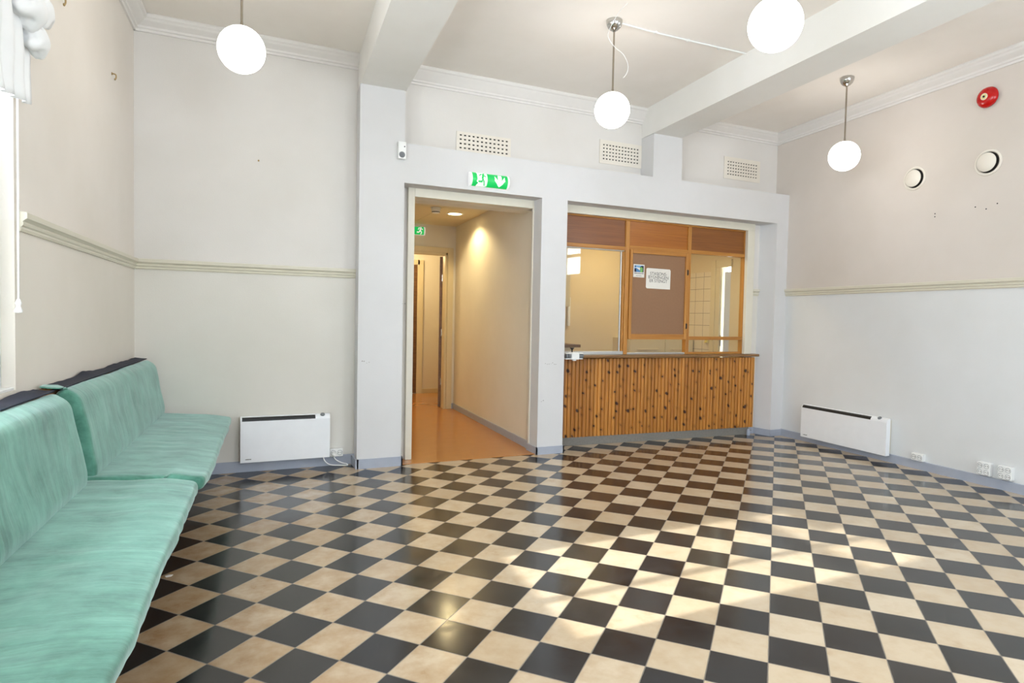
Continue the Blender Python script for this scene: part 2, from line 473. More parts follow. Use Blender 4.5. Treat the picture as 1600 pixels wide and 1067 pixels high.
RAIL = [(0, 1.564), (.008, 1.564), (.012, 1.574), (.010, 1.582), (.016, 1.588), (.018, 1.596), (.015, 1.603), (.024, 1.612), (.030, 1.616), (.030, 1.638), (.026, 1.641), (0, 1.641)]
def dado(name, fn, s0, s1):
    bm = new(); run(bm, RAIL, fn, s0, s1); struct(name, bm, 'rail')
dado('trim_1', LW, 3.10, YA); dado('trim_2', BW, XL, .953); dado('trim_3', RW, YF, YB); dado('trim_4', LW, 1.26, 1.69)
dado('trim_5', BW, 5.345, 5.452)

SK = lambda h: [(0, 0), (.012, 0), (.012, h - .006), (.009, h), (0, h)]
def skirting(name, fn, s0, s1, h=.076):
    bm = new(); run(bm, SK(h), fn, s0, s1); struct(name, bm, 'base')
skirting('baseboard_left', LW, YF, YA, .085)
skirting('baseboard_back', BW, XL, .953, .085)
skirting('baseboard_right', RW, YF, YB)
bm = new(); box(bm, (.94, YB - .012, 0), (1.3192, YB, .078)); box(bm, (.93, YB - .012, 0), (.953, YA, .078)); box(bm, (1.3072, YB - .012, 0), (1.3192, YA, .078)); struct('baseboard_pillar', bm, 'base')
bm = new(); box(bm, (2.5744, YB - .012, 0), (2.8645, YB, .07)); box(bm, (2.5744, YB - .012, 0), (2.5864, YA, .07)); box(bm, (2.8525, YB - .012, 0), (2.8645, YA, .07)); struct('baseboard_pillar', bm, 'base')
bm = new(); sh = lambda s, n, z: Vector((s - .2 * (n - YB), n, z))
box(bm, (5.4812, YB - .012, 0), (5.67, YB, .072)); box(bm, (5.4812, YB - .0, 0), (5.4932, YA, .072), sh); box(bm, (5.36, YA - .012, 0), (5.46, YA, .072)); struct('baseboard_pier', bm, 'base')

# --- windows of the hall and the added fill windows
def window(name, fn, h, cols=2, rows=(.42,), fwid=.075, depth=.09):
    s0, s1, z0, z1 = h
    w = sempty(name, fn((s0 + s1) / 2, -.12, z0))
    a = -.045; b = -.045 - depth
    bm = new()
    for A, B in (((s0, b, z0), (s0 + fwid, a, z1)), ((s1 - fwid, b, z0), (s1, a, z1)), ((s0, b, z0), (s1, a, z0 + fwid)), ((s0, b, z1 - fwid), (s1, a, z1))): box(bm, A, B, fn, .004)
    obj('window_frame', bm, 'trimwhite', w)
    bm = new()
    for i in range(1, cols):
        s = s0 + (s1 - s0) * i / cols; box(bm, (s - .03, b + .01, z0 + .05), (s + .03, a - .01, z1 - .05), fn, .003)
    for r in rows:
        z = z0 + (z1 - z0) * r; box(bm, (s0 + .05, b + .01, z - .022), (s1 - .05, a - .01, z + .022), fn, .003)
    if cols > 1 or rows: obj('glazing_bars', bm, 'trimwhite', w)
    else: bm.free()
    bm = new(); box(bm, (s0 + .05, -.094, z0 + .05), (s1 - .05, -.09, z1 - .05), fn); obj('glass_pane', bm, 'glass', w)
    bm = new(); box(bm, (s0 + .002, -.05, z0 - .0), (s1 - .002, -.004, z0 + .012), fn, .003); obj('window_sill', bm, 'trimwhite', w)
    e = fn(0, 1, 0) - fn(0, 0, 0)
    portal(fn((s0 + s1) / 2, -.28, (z0 + z1) / 2), e, abs(s1 - s0) if abs(e.x) < .5 else abs(s1 - s0), z1 - z0)
    return w
window('window_1', LW, WIN1, 2, (.5,), .14); window('window_2', LW, WIN2, 2, (.5,), .14); window('window_3', RW, WIN3, 2, (.45,)); window('fill_window_4', FW, FILL_WIN4, 2, (.6,)); window('fill_window_5', FW, FILL_WIN5, 2, (.6,))

# --- corridor behind the left opening
bm = new(); box(bm, (1.31, YB + .02, -.08), (2.60, YA + .1, .003)); box(bm, (1.15, YA + .1, -.08), (2.75, 7.0, .003)); box(bm, (1.15, 7.0, -.08), (3.8, 10.3, .003))
struct('floor_corridor', bm, 'lino')
bm = new(); box(bm, (1.319, YB + .018, .0), (2.575, 5.42, .006), ID, .002); struct('door_threshold', bm, 'lino')
CR = lambda s, n, z: Vector((2.624 + .065 * (s - 5.37) - n, s, z))
bm = new(); slab(bm, CR, YA + .1, 8.16, 0, 2.5, .1, []); box(bm, (5.3105, -.014, 0), (YA + .12, .0, 2.2865), CR); struct('wall_corridor_right', bm, 'corr')
bm = new(); slab(bm, lambda s, n, z: Vector((1.40 + n, s, z)), YA + .1, 8.16, 0, 2.5, .1, []); struct('wall_corridor_left', bm, 'corr')
CE = lambda s, n, z: Vector((s, 8.16 - n, z))
bm = new(); slab(bm, CE, 1.2, 3.9, 0, 2.6, .12, [(1.80, 2.69, 0, 2.13)]); struct('wall_corridor_end', bm, 'corr')
bm = new(); box(bm, (1.2, YA + .1, 2.287), (2.75, 5.60, 2.62)); struct('trim_6', bm, 'corr')
bm = new()
for y0, y1 in ((5.60, 6.245), (6.249, 6.845), (6.849, 7.52), (7.524, 8.16)):
    for x0, x1 in ((1.3, 2.18), (2.184, 3.0)): box(bm, (x0, y0, 2.495), (x1, y1, 2.53), ID)
box(bm, (1.2, 5.6, 2.51), (3, 8.2, 2.6)); struct('ceiling_corridor', bm, 'corrceil')
bm = new(); run(bm, [(0, 0), (.014, 0), (.014, .075), (0, .075)], CR, 5.298, 8.16); box(bm, (2.77, 8.146, 0), (2.81, 8.16, .075)); struct('baseboard_corridor', bm, 'base')
# casing of the opening to the hall
d1 = sempty('door_1', (2.0, 5.32, 0))
bm = new(); box(bm, (1.385, 5.294, 0.006), (1.443, 5.43, 2.362), ID, .003); box(bm, (2.575, 5.294, .078), (2.622, 5.31, 2.362), ID, .003); box(bm, (1.443, 5.294, 2.287), (2.575, 5.43, 2.362), ID, .003)
obj('door_frame', bm, 'casing', d1)
# door at the corridor end
d2 = sempty('door_2', (2.3, 8.16, 0))
bm = new(); box(bm, (2.69, 8.135, 0), (2.768, 8.16, 2.20), ID, .004); box(bm, (1.80, 8.135, 2.13), (2.69, 8.16, 2.20), ID, .004); box(bm, (1.73, 8.135, 0), (1.80, 8.16, 2.2), ID, .004)
box(bm, (2.66, 8.16, 0), (2.695, 8.28, 2.13), ID, .003); box(bm, (1.79, 8.16, 2.10), (2.695, 8.28, 2.135), ID, .003)
obj('door_frame', bm, 'doorcream', d2)
bm = new(); lf = lambda s, n, z: Vector((2.668 + .318 * s - .95 * n, 8.30 + .948 * s + .3 * n, z))
box(bm, (0, 0, .01), (.84, .04, 2.09), lf, .002); obj('door_leaf', bm, 'brown', d2)  # brown stands in for the shaded hinge gap; the leaf itself is cream
for z in (.32, 1.0, 1.75):
    bm = new(); lathe(bm, [(0, 0), (.009, 0), (.009, .09), (0, .09)], (2.662, 8.292, z), seg=12); obj('hinge', bm, 'chrome', d2)
# room beyond
bm = new(); slab(bm, lambda s, n, z: Vector((s, 9.95 - n, z)), 1.2, 3.9, 0, 2.6, .1, []); struct('wall_far', bm, 'corr')
bm = new(); box(bm, (3.7, 8.2, 0), (3.8, 10, 2.6)); struct('wall_far_right', bm, 'corr')
bm = new(); box(bm, (1.2, 8.2, 0), (1.3, 10, 2.6)); struct('wall_far_left', bm, 'corr')
bm = new(); box(bm, (1.2, 8.2, 2.5), (3.9, 10.1, 2.6)); struct('ceiling_far', bm, 'corrceil')
bm = new(); box(bm, (2.865, 9.93, 0), (3.7, 9.95, .075)); struct('baseboard_far', bm, 'doorcream')
d3 = sempty('door_3', (2.3, 9.95, 0))
bm = new(); box(bm, (2.765, 9.91, 0), (2.862, 9.95, 2.18), ID, .004); box(bm, (1.8, 9.91, 2.10), (2.80, 9.95, 2.18), ID, .004); obj('door_frame', bm, 'doorcream', d3)
bm = new(); box(bm, (1.85, 9.93, 0.01), (2.765, 9.95, 2.10), ID, .002); obj('door_leaf', bm, 'brown', d3)

# --- office behind the ticket hatch
bm = new(); box(bm, (2.72, YA + .1, -.05), (5.7, 6.9, .002)); struct('floor_office', bm, 'lino')
bm = new(); box(bm, (2.7, YA + .1, 2.5), (5.7, 6.9, 2.6)); struct('ceiling_office', bm, 'corrceil')
bm = new(); slab(bm, lambda s, n, z: Vector((s, 6.75 - n, z)), 2.84, 5.7, 0, 2.5, .1, []); struct('wall_office_back', bm, 'office')
OW = lambda s, n, z: Vector((5.45 - n, s, z))
bm = new(); slab(bm, OW, YA + .1, 6.8, 0, 2.5, .1, [(5.765, 5.915, .45, 1.93)]); struct('wall_office_right', bm, 'office')
bm = new(); box(bm, (6.075, 0, .3), (6.75, .012, 1.885), OW); struct('trim_7', bm, 'walltile')
d4 = sempty('door_4', OW(5.85, 0, .4))
bm = new(); box(bm, (5.995, -.06, .0), (6.075, .03, 2.02), OW, .004); box(bm, (5.92, -.08, .0), (5.997, .02, 1.99), OW, .004); box(bm, (5.74, -.06, 1.925), (5.995, .025, 2.015), OW, .004); obj('door_frame', bm, 'doorcream', d4)
bm = new(); box(bm, (5.765, -.06, .46), (5.885, -.02, 1.87), OW, .003); obj('door_leaf', bm, 'paleblue', d4)
bm = new(); box(bm, (5.885, -.05, .46), (5.915, -.046, 1.93), OW); obj('glass_pane', bm, 'glass', d4)
bm = new(); box(bm, (5.912, -.012, .97), (5.9195, .0, 1.10), OW, .002); obj('lock_plate', bm, 'black', d4)

cab = thing('base_cabinet', 'cream drawer cabinet seen through the low slot under the shutter', 'cabinet', (4.95, 6.65, 0))
bm = new(); box(bm, (4.45, 6.38, .002), (5.43, 6.74, 1.045), ID, .003); obj('cabinet_body', bm, 'doorcream', cab)
for x0, x1 in ((4.455, 4.975), (4.983, 5.42)):
    bm = new(); box(bm, (x0, 6.362, .80), (x1, 6.38, 1.03), ID, .003); d = obj('drawer', bm, 'doorcream', cab)
    bm = new(); box(bm, (x0 + .1, 6.355, .90), (x1 - .1, 6.364, .915), ID, .003); obj('handle', bm, 'office', d)
dk = thing('desk', 'brown edged desk end inside the office behind the left glass pane', 'desk', (3.3, 6.4, .0))
bm = new(); box(bm, (2.88, 6.10, .945), (3.60, 6.74, .978), ID, .004); obj('desk_top', bm, 'brown', dk)
bm = new(); box(bm, (2.88, 6.16, .003), (3.52, 6.74, .945), ID, .003); obj('desk_body', bm, 'doorcream', dk)
wc = thing('wall_cabinet', 'cream wall cabinet high behind the left glass pane', 'cabinet', (3.1, 6.6, 1.40))
bm = new(); box(bm, (2.88, 6.30, 1.405), (3.555, 6.748, 2.05), ID, .003); obj('cabinet_body', bm, 'doorcream', wc)
bm = new(); box(bm, (3.20, 6.282, 1.41), (3.553, 6.30, 2.045), ID, .003); d = obj('door', bm, 'doorcream', wc)
bm = new(); box(bm, (3.24, 6.27, 1.44), (3.255, 6.283, 1.56), ID, .003); obj('handle', bm, 'chrome', d)
bm = new(); box(bm, (3.775, 6.715, 1.18), (3.805, 6.749, 1.53), ID, .004)
tag(obj('cable_trunking', bm, 'plastic'), 'short white upright trunking strip on the office back wall', 'trunking')
bm = new(); box(bm, (6.09, .013, 1.0), (6.14, .04, 1.07), OW, .005); box(bm, (6.10, .04, 1.0), (6.13, .055, 1.02), OW, .003)
tag(obj('wall_hook', bm, 'yellow'), 'small yellow hook on the white office wall tiles', 'hook')
def lamp_point(name, loc, energy, color, size, parent=None):
    l = bpy.data.lights.new(name, 'AREA'); l.shape = 'DISK'; l.size = size; l.energy = energy; l.color = color
    o = bpy.data.objects.new(name, l); COL.objects.link(o); o.location = loc
    if parent is not None: o.parent = parent; o.location = Vector(loc) - ORG[parent.name]
    return o
ol = thing('ceiling_light', 'round lit ceiling light inside the office, just under the right wooden panel', 'light', (4.6, 6.0, 2.5))
bm = new(); lathe(bm, [(0, .0), (.14, 0), (.14, -.03), (.12, -.045)], (4.6, 6.0, 2.5)); obj('light_rim', bm, 'plastic', ol, smooth=True, angle=40)
bm = new(); lathe(bm, [(.12, -.044), (.08, -.06), (0, -.066)], (4.6, 6.0, 2.5)); obj('diffuser', bm, 'officelamp', ol, smooth=True)
lamp_point('office_light', (4.2, 6.0, 2.40), 16, (1, .80, .46), .25, ol)

# ------------------------------------------------------------------ ticket hatch: counter, frame, shutter
CTR = lambda s, n, z: Vector((s, 5.385 - .04 * (s - 2.87) - n, z))
ct = thing('service_counter', 'knotty pine slatted counter front on a concrete plinth', 'counter', (4.1, 5.36, 0))
bm = new(); box(bm, (2.87, -.06, 0), (5.34, -.012, .088), CTR, .003); obj('plinth', bm, 'plinth', ct)
bm = new(); pit = .0425; s = 2.87
box(bm, (2.87, -.06, .085), (5.372, -.015, .872), CTR)
k = 0
while s < 5.372 - .004:
    e = min(s + pit - (.007, .011)[k % 2], 5.372); r = .008
    prof = [(s, -.016), (s, -r), (s + .002, -.002), (s + r, 0), (e - r, 0), (e - .002, -.002), (e, -r), (e, -.016)]
    a = [bm.verts.new(CTR(p, q, .085)) for p, q in prof]; b = [bm.verts.new(CTR(p, q, .872)) for p, q in prof]
    for i in range(len(prof)): j = (i + 1) % len(prof); bm.faces.new((a[i], a[j], b[j], b[i]))
    bm.faces.new(a[::-1]); bm.faces.new(b); s += pit; k += 1
obj('slatted_panel', bm, 'pine', ct)
bm = new(); box(bm, (5.372, -.06, .085), (5.384, .0, .872), CTR); obj('end_board', bm, 'oak', ct)

bm = new(); box(bm, (2.865, 5.245, .884), (5.415, 5.62, .911), ID, .006); 
tag(obj('countertop', bm, 'top'), 'worn oak countertop along the ticket hatch', 'countertop')

tw = thing('ticket_window', 'wooden ticket window frame with three dark panels above the counter', 'window', (4.07, 5.37, .911))
F0, F1 = 5.34, 5.40
def fr(name, x0, x1, z0, z1, m='oak', y0=F0, y1=F1, par=tw, bev=.004):
    bm = new(); box(bm, (x0, y0, z0), (x1, y1, z1), ID, bev); return obj(name, bm, m, par)
fr('top_rail', 2.87, 5.275, 2.271, 2.296, 'oakx'); 
fr('mullion', 3.653, 3.700, .911, 2.271); fr('mullion', 4.447, 4.490, .911, 2.271); fr('stile', 5.238, 5.275, .911, 2.271); fr('stile', 2.862, 2.90, .911, 2.271)
fr('middle_rail', 2.90, 3.653, 1.968, 2.006, 'oakx'); fr('middle_rail', 3.700, 4.447, 1.985, 2.022, 'oakx'); fr('middle_rail', 4.490, 5.238, 1.988, 2.026, 'oakx')
fr('lower_rail', 4.490, 5.238, 1.064, 1.10, 'oakx')
fr('sill_rail', 4.490, 5.238, .911, .932, 'oakx', F0 + .01); fr('sill_rail', 3.70, 4.447, .911, .93, 'alu', F0 + .01)
for nm, x0, x1, z0, z1, m in (('upper_panel', 2.90, 3.653, 2.006, 2.271, 'panel_a'), ('upper_panel', 3.700, 4.447, 2.022, 2.271, 'panel_b'), ('upper_panel', 4.490, 5.238, 2.026, 2.271, 'panel_c')):
    p = fr(nm, x0, x1, z0, z1, m, F0 + .016, F0 + .026, bev=0)
    if m == 'panel_a': p['label'] = 'panel above the left glass, darker reflection put in its colour'
    elif m == 'panel_b': p['label'] = 'panel above the shutter, brighter reflection put in its colour'
for x0, x1, z0, z1 in ((2.90, 3.62, .945, 1.962), (4.490, 5.238, 1.10, 1.988), (4.490, 5.238, .932, 1.064), (3.70, 4.43, .93, 1.064)):
    bm = new(); box(bm, (x0, F0 + .03, z0), (x1, F0 + .034, z1), ID); obj('glass_pane', bm, 'glass', tw)
tr = fr('sliding_track', 2.90, 3.653, .911, .945, 'alu', F0 + .004, F0 + .05)
fr('sliding_track', 2.90, 3.640, 1.958, 1.968, 'alu', F0 + .004, F0 + .05)
fr('glass_edge_strip', 3.612, 3.624, .945, 1.958, 'alu', F0 + .022, F0 + .042); fr('glass_edge_strip', 3.636, 3.651, .945, 1.958, 'oak', F0 + .012, F0 + .042)

sh_ = thing('hatch_shutter', 'hinged wooden shutter with brown board in the middle of the ticket window', 'shutter', (4.07, 5.33, 1.067))
G0, G1 = F0 - .016, F0 + .02
for nm, a, b, m in (('sash_stile', (3.703, 1.067), (3.733, 1.985), 'oak'), ('sash_stile', (4.412, 1.067), (4.446, 1.985), 'oak'), ('sash_rail', (3.733, 1.067), (4.412, 1.122), 'oakx'), ('sash_rail', (3.733, 1.946), (4.412, 1.985), 'oakx')):
    bm = new(); box(bm, (a[0], G0, a[1]), (b[0], G1, b[1]), ID, .004); obj(nm, bm, m, sh_)
bm = new(); box(bm, (3.733, G0 + .018, 1.122), (4.412, G0 + .026, 1.946), ID); obj('board', bm, 'cork', sh_)
for z in (1.21, 1.78):
    bm = new(); box(bm, (4.428, G0 - .004, z - .03), (4.440, G0 + .002, z + .03), ID, .002); lathe(bm, [(0, 0), (.006, 0), (.006, .05), (0, .05)], (4.436, G0 - .005, z - .025), seg=12); obj('hinge', bm, 'black', sh_)

# cream casing round the hatch
d5 = sempty('trim_8', (4.1, 5.31, 2.3))
bm = new(); box(bm, (2.86, 5.297, 2.284), (5.342, YA, 2.38), ID, .003); box(bm, (5.240, 5.297, .911), (5.342, YA, 2.284), ID, .003); obj('casing_boards', bm, 'casing', d5)

# notices on the shutter board
BY = G0 + .018
HB = lambda s, n, z: Vector((s, BY - .0006 - n, z))
def rot2(cx, cz, a): return lambda s, n, z: HB(cx + (s - cx) * math.cos(a) - (z - cz) * math.sin(a), n, cz + (s - cx) * math.sin(a) + (z - cz) * math.cos(a))
nt = thing('paper_notice', 'white paper notice with three lines of grey capitals on the shutter', 'notice', (4.06, BY, 1.6))
R2 = rot2(4.06, 1.70, -.01)
x0, x1, z0, z1 = 3.912, 4.222, 1.594, 1.804
bm = new(); prism(bm, [(x0 + .012, z0), (x1, z0), (x1, z1 - .014), (x1 - .012, z1), (x0 + .012, z1), (x0, z1 - .01), (x0, z0 + .012)], 0, .0008, R2); obj('sheet', bm, 'paper', nt)
bm = text_bm('STASJONS-\nBYGNINGEN\nER STENGT', .0455, R2, 4.068, 1.735, .0014, 'CENTER', .82, .0); obj('lettering', bm, 'ink', nt)

def in_poly(p, poly):
    x, y = p; r = False
    for (x0, y0), (x1, y1) in zip(poly, poly[1:] + poly[:1]):
        if (y0 > y) != (y1 > y) and x < (x1 - x0) * (y - y0) / (y1 - y0) + x0: r = not r
    return r
def near_seg(p, a, b, w):
    ax, ay = a; bx, by = b; dx, dy = bx - ax, by - ay
    t = max(0, min(1, ((p[0] - ax) * dx + (p[1] - ay) * dy) / (dx * dx + dy * dy + 1e-12)))
    return math.hypot(p[0] - ax - t * dx, p[1] - ay - t * dy) < w

st = thing('logo_sticker', 'small white sticker with a blue and green picture at the shutter top left', 'sticker', (3.82, BY, 1.70))
R3 = rot2(3.82, 1.77, -.012)
x0, x1, z0, z1 = 3.752, 3.888, 1.704, 1.836
bm = new(); prism(bm, [(x0, z0), (x1, z0), (x1, z1), (x0, z1)], 0, .001, R3); obj('sheet', bm, 'paper', st)
bm = new(); nx, nz = 60, 42; px0, px1, pz0, pz1 = x0 + .011, x1 - .011, z0 + .053, z1 - .010
vv = [[bm.verts.new(R3(px0 + (px1 - px0) * i / nx, .0015, pz0 + (pz1 - pz0) * k / nz)) for k in range(nz + 1)] for i in range(nx + 1)]
for i in range(nx):
    for k in range(nz):
        u, v = (i + .5) / nx, (k + .5) / nz
        mi = 3 if v < .55 else 2                       # water / sky
        if v > .5 and u > .3 and u < .72: mi = 2
        if in_poly((u, v), [(.08, .72), (.72, .62), (.68, .35), (.60, .28)]): mi = 0                      # pale beam of light
        if u < .2 and (v < .50 or (v > .74 and in_poly((u, v), [(.02, .74), (.2, .74), (.1, 1.0)]))): mi = 1   # tower
        if in_poly((u, v), [(.04, .0), (.22, .0), (.18, .52), (.07, .52)]): mi = 1
        if math.hypot((u - .88) / .26, (v - .68) / .28) < 1 : mi = 1
        if math.hypot((u - .76) / .16, (v - .36) / .40) < 1: mi = 4
        if near_seg((u, v), (.72, .2), (.82, .55), .03): mi = 3
        if u > .9 and v < .6: mi = 1
        bm.faces.new((vv[i][k], vv[i + 1][k], vv[i + 1][k + 1], vv[i][k + 1])).material_index = mi
obj('picture', bm, ['paper', 'navyink', 'skyink', 'blueink', 'greenink'], st)
bm = new(); random.seed(5)
s = x0 + .012
while s < x1 - .014:                                    # tiny line of print, too small to read
    w = random.uniform(.003, .006); h = random.uniform(.006, .010)
    prism(bm, [(s, z0 + .036), (s + w, z0 + .036), (s + w, z0 + .036 + h), (s, z0 + .036 + h)], .001, .0015, R3); s += w + .0022
s = x0 + .034
while s < x1 - .034:
    prism(bm, [(s, z0 + .014), (s + .004, z0 + .014), (s + .004, z0 + .018), (s, z0 + .018)], .001, .0015, R3); s += .0058
obj('print', bm, 'navyink', st)

# clamp on the counter edge
cl = thing('clamp', 'white clamp with grey jaws and black knob on the counter edge', 'clamp', (3.0, 5.24, .911))
bm = new(); box(bm, (2.972, 5.198, .872), (3.058, 5.243, .942), ID, .008, 3); box(bm, (2.978, 5.236, .9125), (3.052, 5.285, .940), ID, .005); box(bm, (2.995, 5.21, .86), (3.03, 5.24, .874), ID, .004); box(bm, (2.905, 5.196, .876), (2.975, 5.243, .886), ID, .003); box(bm, (3.055, 5.196, .876), (3.095, 5.243, .886), ID, .003); box(bm, (2.905, 5.196, .928), (2.975, 5.243, .937), ID, .003); box(bm, (3.055, 5.196, .928), (3.098, 5.243, .937), ID, .003); obj('clamp_body', bm, 'plastic', cl)
for xx in (2.925, 2.955, 3.068, 3.092):
    bm = new(); lathe(bm, [(0, -.011), (.022, -.011), (.024, -.006), (.024, .006), (.022, .011), (0, .011)], (xx, 5.219, .907), (1, 0, 0), 24); obj('jaw_roller', bm, 'grey', cl, smooth=True, angle=40)
bm = new(); lathe(bm, [(0, .94), (.006, .94), (.006, .962), (.014, .975), (.022, .982), (.022, .986), (0, .987)], (3.0, 5.245, 0), (0, 0, 1), 24); obj('knob', bm, 'black', cl, smooth=True, angle=40)

# ------------------------------------------------------------------ benches along the left wall
def rounded(poly, r, seg=6):
    """round the corners of a closed polygon (list of (x,y,radius))"""
    out = []; n = len(poly)
    for i in range(n):
        p0, p1, p2 = Vector(poly[i - 1][:2]), Vector(poly[i][:2]), Vector(poly[(i + 1) % n][:2])
        rr = poly[i][2] if len(poly[i]) > 2 else r
        a = (p0 - p1); b = (p2 - p1); d = min(rr, a.length * .48, b.length * .48)
        a = p1 + a.normalized() * d; b = p1 + b.normalized() * d
        for k in range(seg + 1):
            t = k / seg; out.append(((1 - t) ** 2 * a + 2 * t * (1 - t) * p1 + t * t * b))
    # even out long edges
    res = []
    for i, p in enumerate(out):
        q = out[(i + 1) % len(out)]; m = max(1, int((q - p).length / .025))
        res += [p + (q - p) * (k / m) for k in range(m)]
    return res
def cushion(prof, s0, s1, amp, seed, rend=.03, sag=None):
    """upholstered cushion: rounded profile (n,z) swept along the wall, with soft ends and creases"""
    bm = new(); P = rounded(prof, .03); cx = sum(p.x for p in P) / len(P); cz = sum(p.y for p in P) / len(P)
    L = s1 - s0; st = []
    for t in (0, .1, .25, .45, .7): st.append((s0 + rend * t, 1 - .16 * (1 - math.sqrt(max(0, 1 - (1 - t) ** 2)))))
    m = int(L / .025)
    for i in range(m + 1): st.append((s0 + rend + (L - 2 * rend) * i / m, 1))
    for t in (.7, .45, .25, .1, 0): st.append((s1 - rend * t, 1 - .16 * (1 - math.sqrt(max(0, 1 - (1 - t) ** 2)))))
    rings = []
    for s, k in st:
        ring = []
        for p in P:
            d = Vector((p.x - cx, p.y - cz))
            q = Vector((p.x, p.y)) - d.normalized() * (.03 * (1 - k) / .16)
            v = Vector((s * 1.6, q.x * 5, q.y * 5)) + Vector((seed, 0, 0))
            dz = amp * (noise.noise(v) + .5 * noise.noise(v * 2.7)) + amp * .45 * noise.noise(Vector((s * 16, q.x * 3, q.y * 3 + seed)))
            q = q + d.normalized() * dz
            if sag: q = q + Vector(sag(s, q.x, q.y))
            ring.append(bm.verts.new(LW(s, q.x, q.y)))
        rings.append(ring)
    n = len(P)
    for a, b in zip(rings[:-1], rings[1:]):
        for i in range(n): j = (i + 1) % n; bm.faces.new((a[i], a[j], b[j], b[i]))
    for ring in (rings[0], rings[-1]):
        cc = sum((v.co for v in ring), Vector()) / n; cv = bm.verts.new(cc)
        for i in range(n): bm.faces.new((ring[i], ring[(i + 1) % n], cv))
    return bm
def bench(label, s0, s1, seed, seat, far):
    b = thing('upholstered_bench', label, 'bench', LW((s0 + s1) / 2, .3, 0), 'green benches along the left wall')
    # wooden frame: rail on the wall, seat board, legs well under the seat
    bm = new(); box(bm, (s0 - .04 if far else s0, .004, .70), (s1, .042, .905), LW, .006); obj('back_rail', bm, 'benchwood', b)
    bm = new(); box(bm, (s0 + .02, .10, .365), (s1 - .02, .50, .385), LW, .004); obj('seat_board', bm, 'benchwood', b)
    for s in (s0 + .25, s1 - .25):
        for n in (.09, .30):
            bm = new(); box(bm, (s - .025, n, 0), (s + .025, n + .045, .365), LW, .004); obj('leg', bm, 'benchwood', b)
        bm = new(); box(bm, (s - .02, .005, .40), (s + .02, .045, .75), LW, .004); obj('back_post', bm, 'benchwood', b)
    q = obj('seat_cushion', seat, 'velvet', b, smooth=True)
    prof = [(.052, .885, .02), (.05, .50, .02), (.20, .47, .03), (.215, .53, .05), (.150, .865, .04), (.09, .905, .03)]
    bc = obj('back_cushion', cushion(prof, s0 + .01, s1 - .01, .006, seed + 9), 'velvet', b, smooth=True)
    # navy lining of the cover, folded over the rail
    bm = new(); m = 60; ra = []; rb = []; rc = []
    for i in range(m + 1):
        s = s0 + .0 + (s1 - s0 - .0) * i / m
        w = .008 * noise.noise(Vector((s * 3.1, seed, 0))) + .005 * noise.noise(Vector((s * 9, seed, 3)))
        hz = .916 + w + .008 * math.exp(-((s - (s0 + .62)) / .08) ** 2) * 1.6
        ra.append((bm.verts.new(LW(s, .088, .908)), bm.verts.new(LW(s, .05, .905 + .5 * (hz - .905))), bm.verts.new(LW(s, .012, hz)), bm.verts.new(LW(s, .012, hz - .05))))
        rb.append((bm.verts.new(LW(s, .086, .902)), bm.verts.new(LW(s, .05, .896)), bm.verts.new(LW(s, .016, hz - .006)), bm.verts.new(LW(s, .016, hz - .05))))
    for R in (ra, rb):
        for p, q2 in zip(R[:-1], R[1:]):
            for k in range(3): bm.faces.new((p[k], p[k + 1], q2[k + 1], q2[k]))
    for p, q2 in ((ra, rb),):
        for i in range(m): bm.faces.new((p[i][0], p[i + 1][0], q2[i + 1][0], q2[i][0])); bm.faces.new((p[i][3], p[i + 1][3], q2[i + 1][3], q2[i][3]))
    li = obj('lining', bm, 'navy', bc, smooth=True, angle=50); li['label'] = 'navy cloth lining along the top edge'
    if far:   # loose corner of the cover sticking out over the gap
        bm = new(); pts = [(s0 + .03, .10, .905), (s0 - .03, .06, .914), (s0 - .085, .03, .926), (s0 + .01, .018, .924), (s0 + .08, .05, .915)]
        up = [bm.verts.new(LW(*p)) for p in pts]; dn = [bm.verts.new(LW(p[0], p[1], p[2] - .006)) for p in pts]
        bm.faces.new(up); bm.faces.new(dn[::-1])
        for i in range(5): j = (i + 1) % 5; bm.faces.new((up[i], dn[i], dn[j], up[j]))
        obj('cover_corner', bm, 'velvet', bc)
    return b
def seat_far(s, n, z): 
    k = max(0., min(1., (.62 - n) / .45)); return (0, .030 * k * (1 if z > .43 else .3) + .012 * math.exp(-((s - 3.32) / .12) ** 2) * (1 if n > .5 else 0))
def seat_near(s, n, z):
    k = max(0., min(1., (.62 - n) / .45)); return (0, .022 * k * (1 if z > .43 else .3))
SP = lambda f: [(.10, .39, .02), (f, .39, .025), (f + .006, .455, .028), (.5, .478, .05), (.10, .478, .03)]
bench('green velvet bench in the far corner, its seat end beside the heater', 3.31, 5.29, 2.0, cushion(SP(.655), 3.30, 5.27, .008, 3.3, .035, seat_far), True)
bench('green velvet bench nearest the camera, cut off by the picture edge', 1.20, 3.21, 5.0, cushion(SP(.625), 1.20, 3.285, .009, 8.1, .035, seat_near), False)

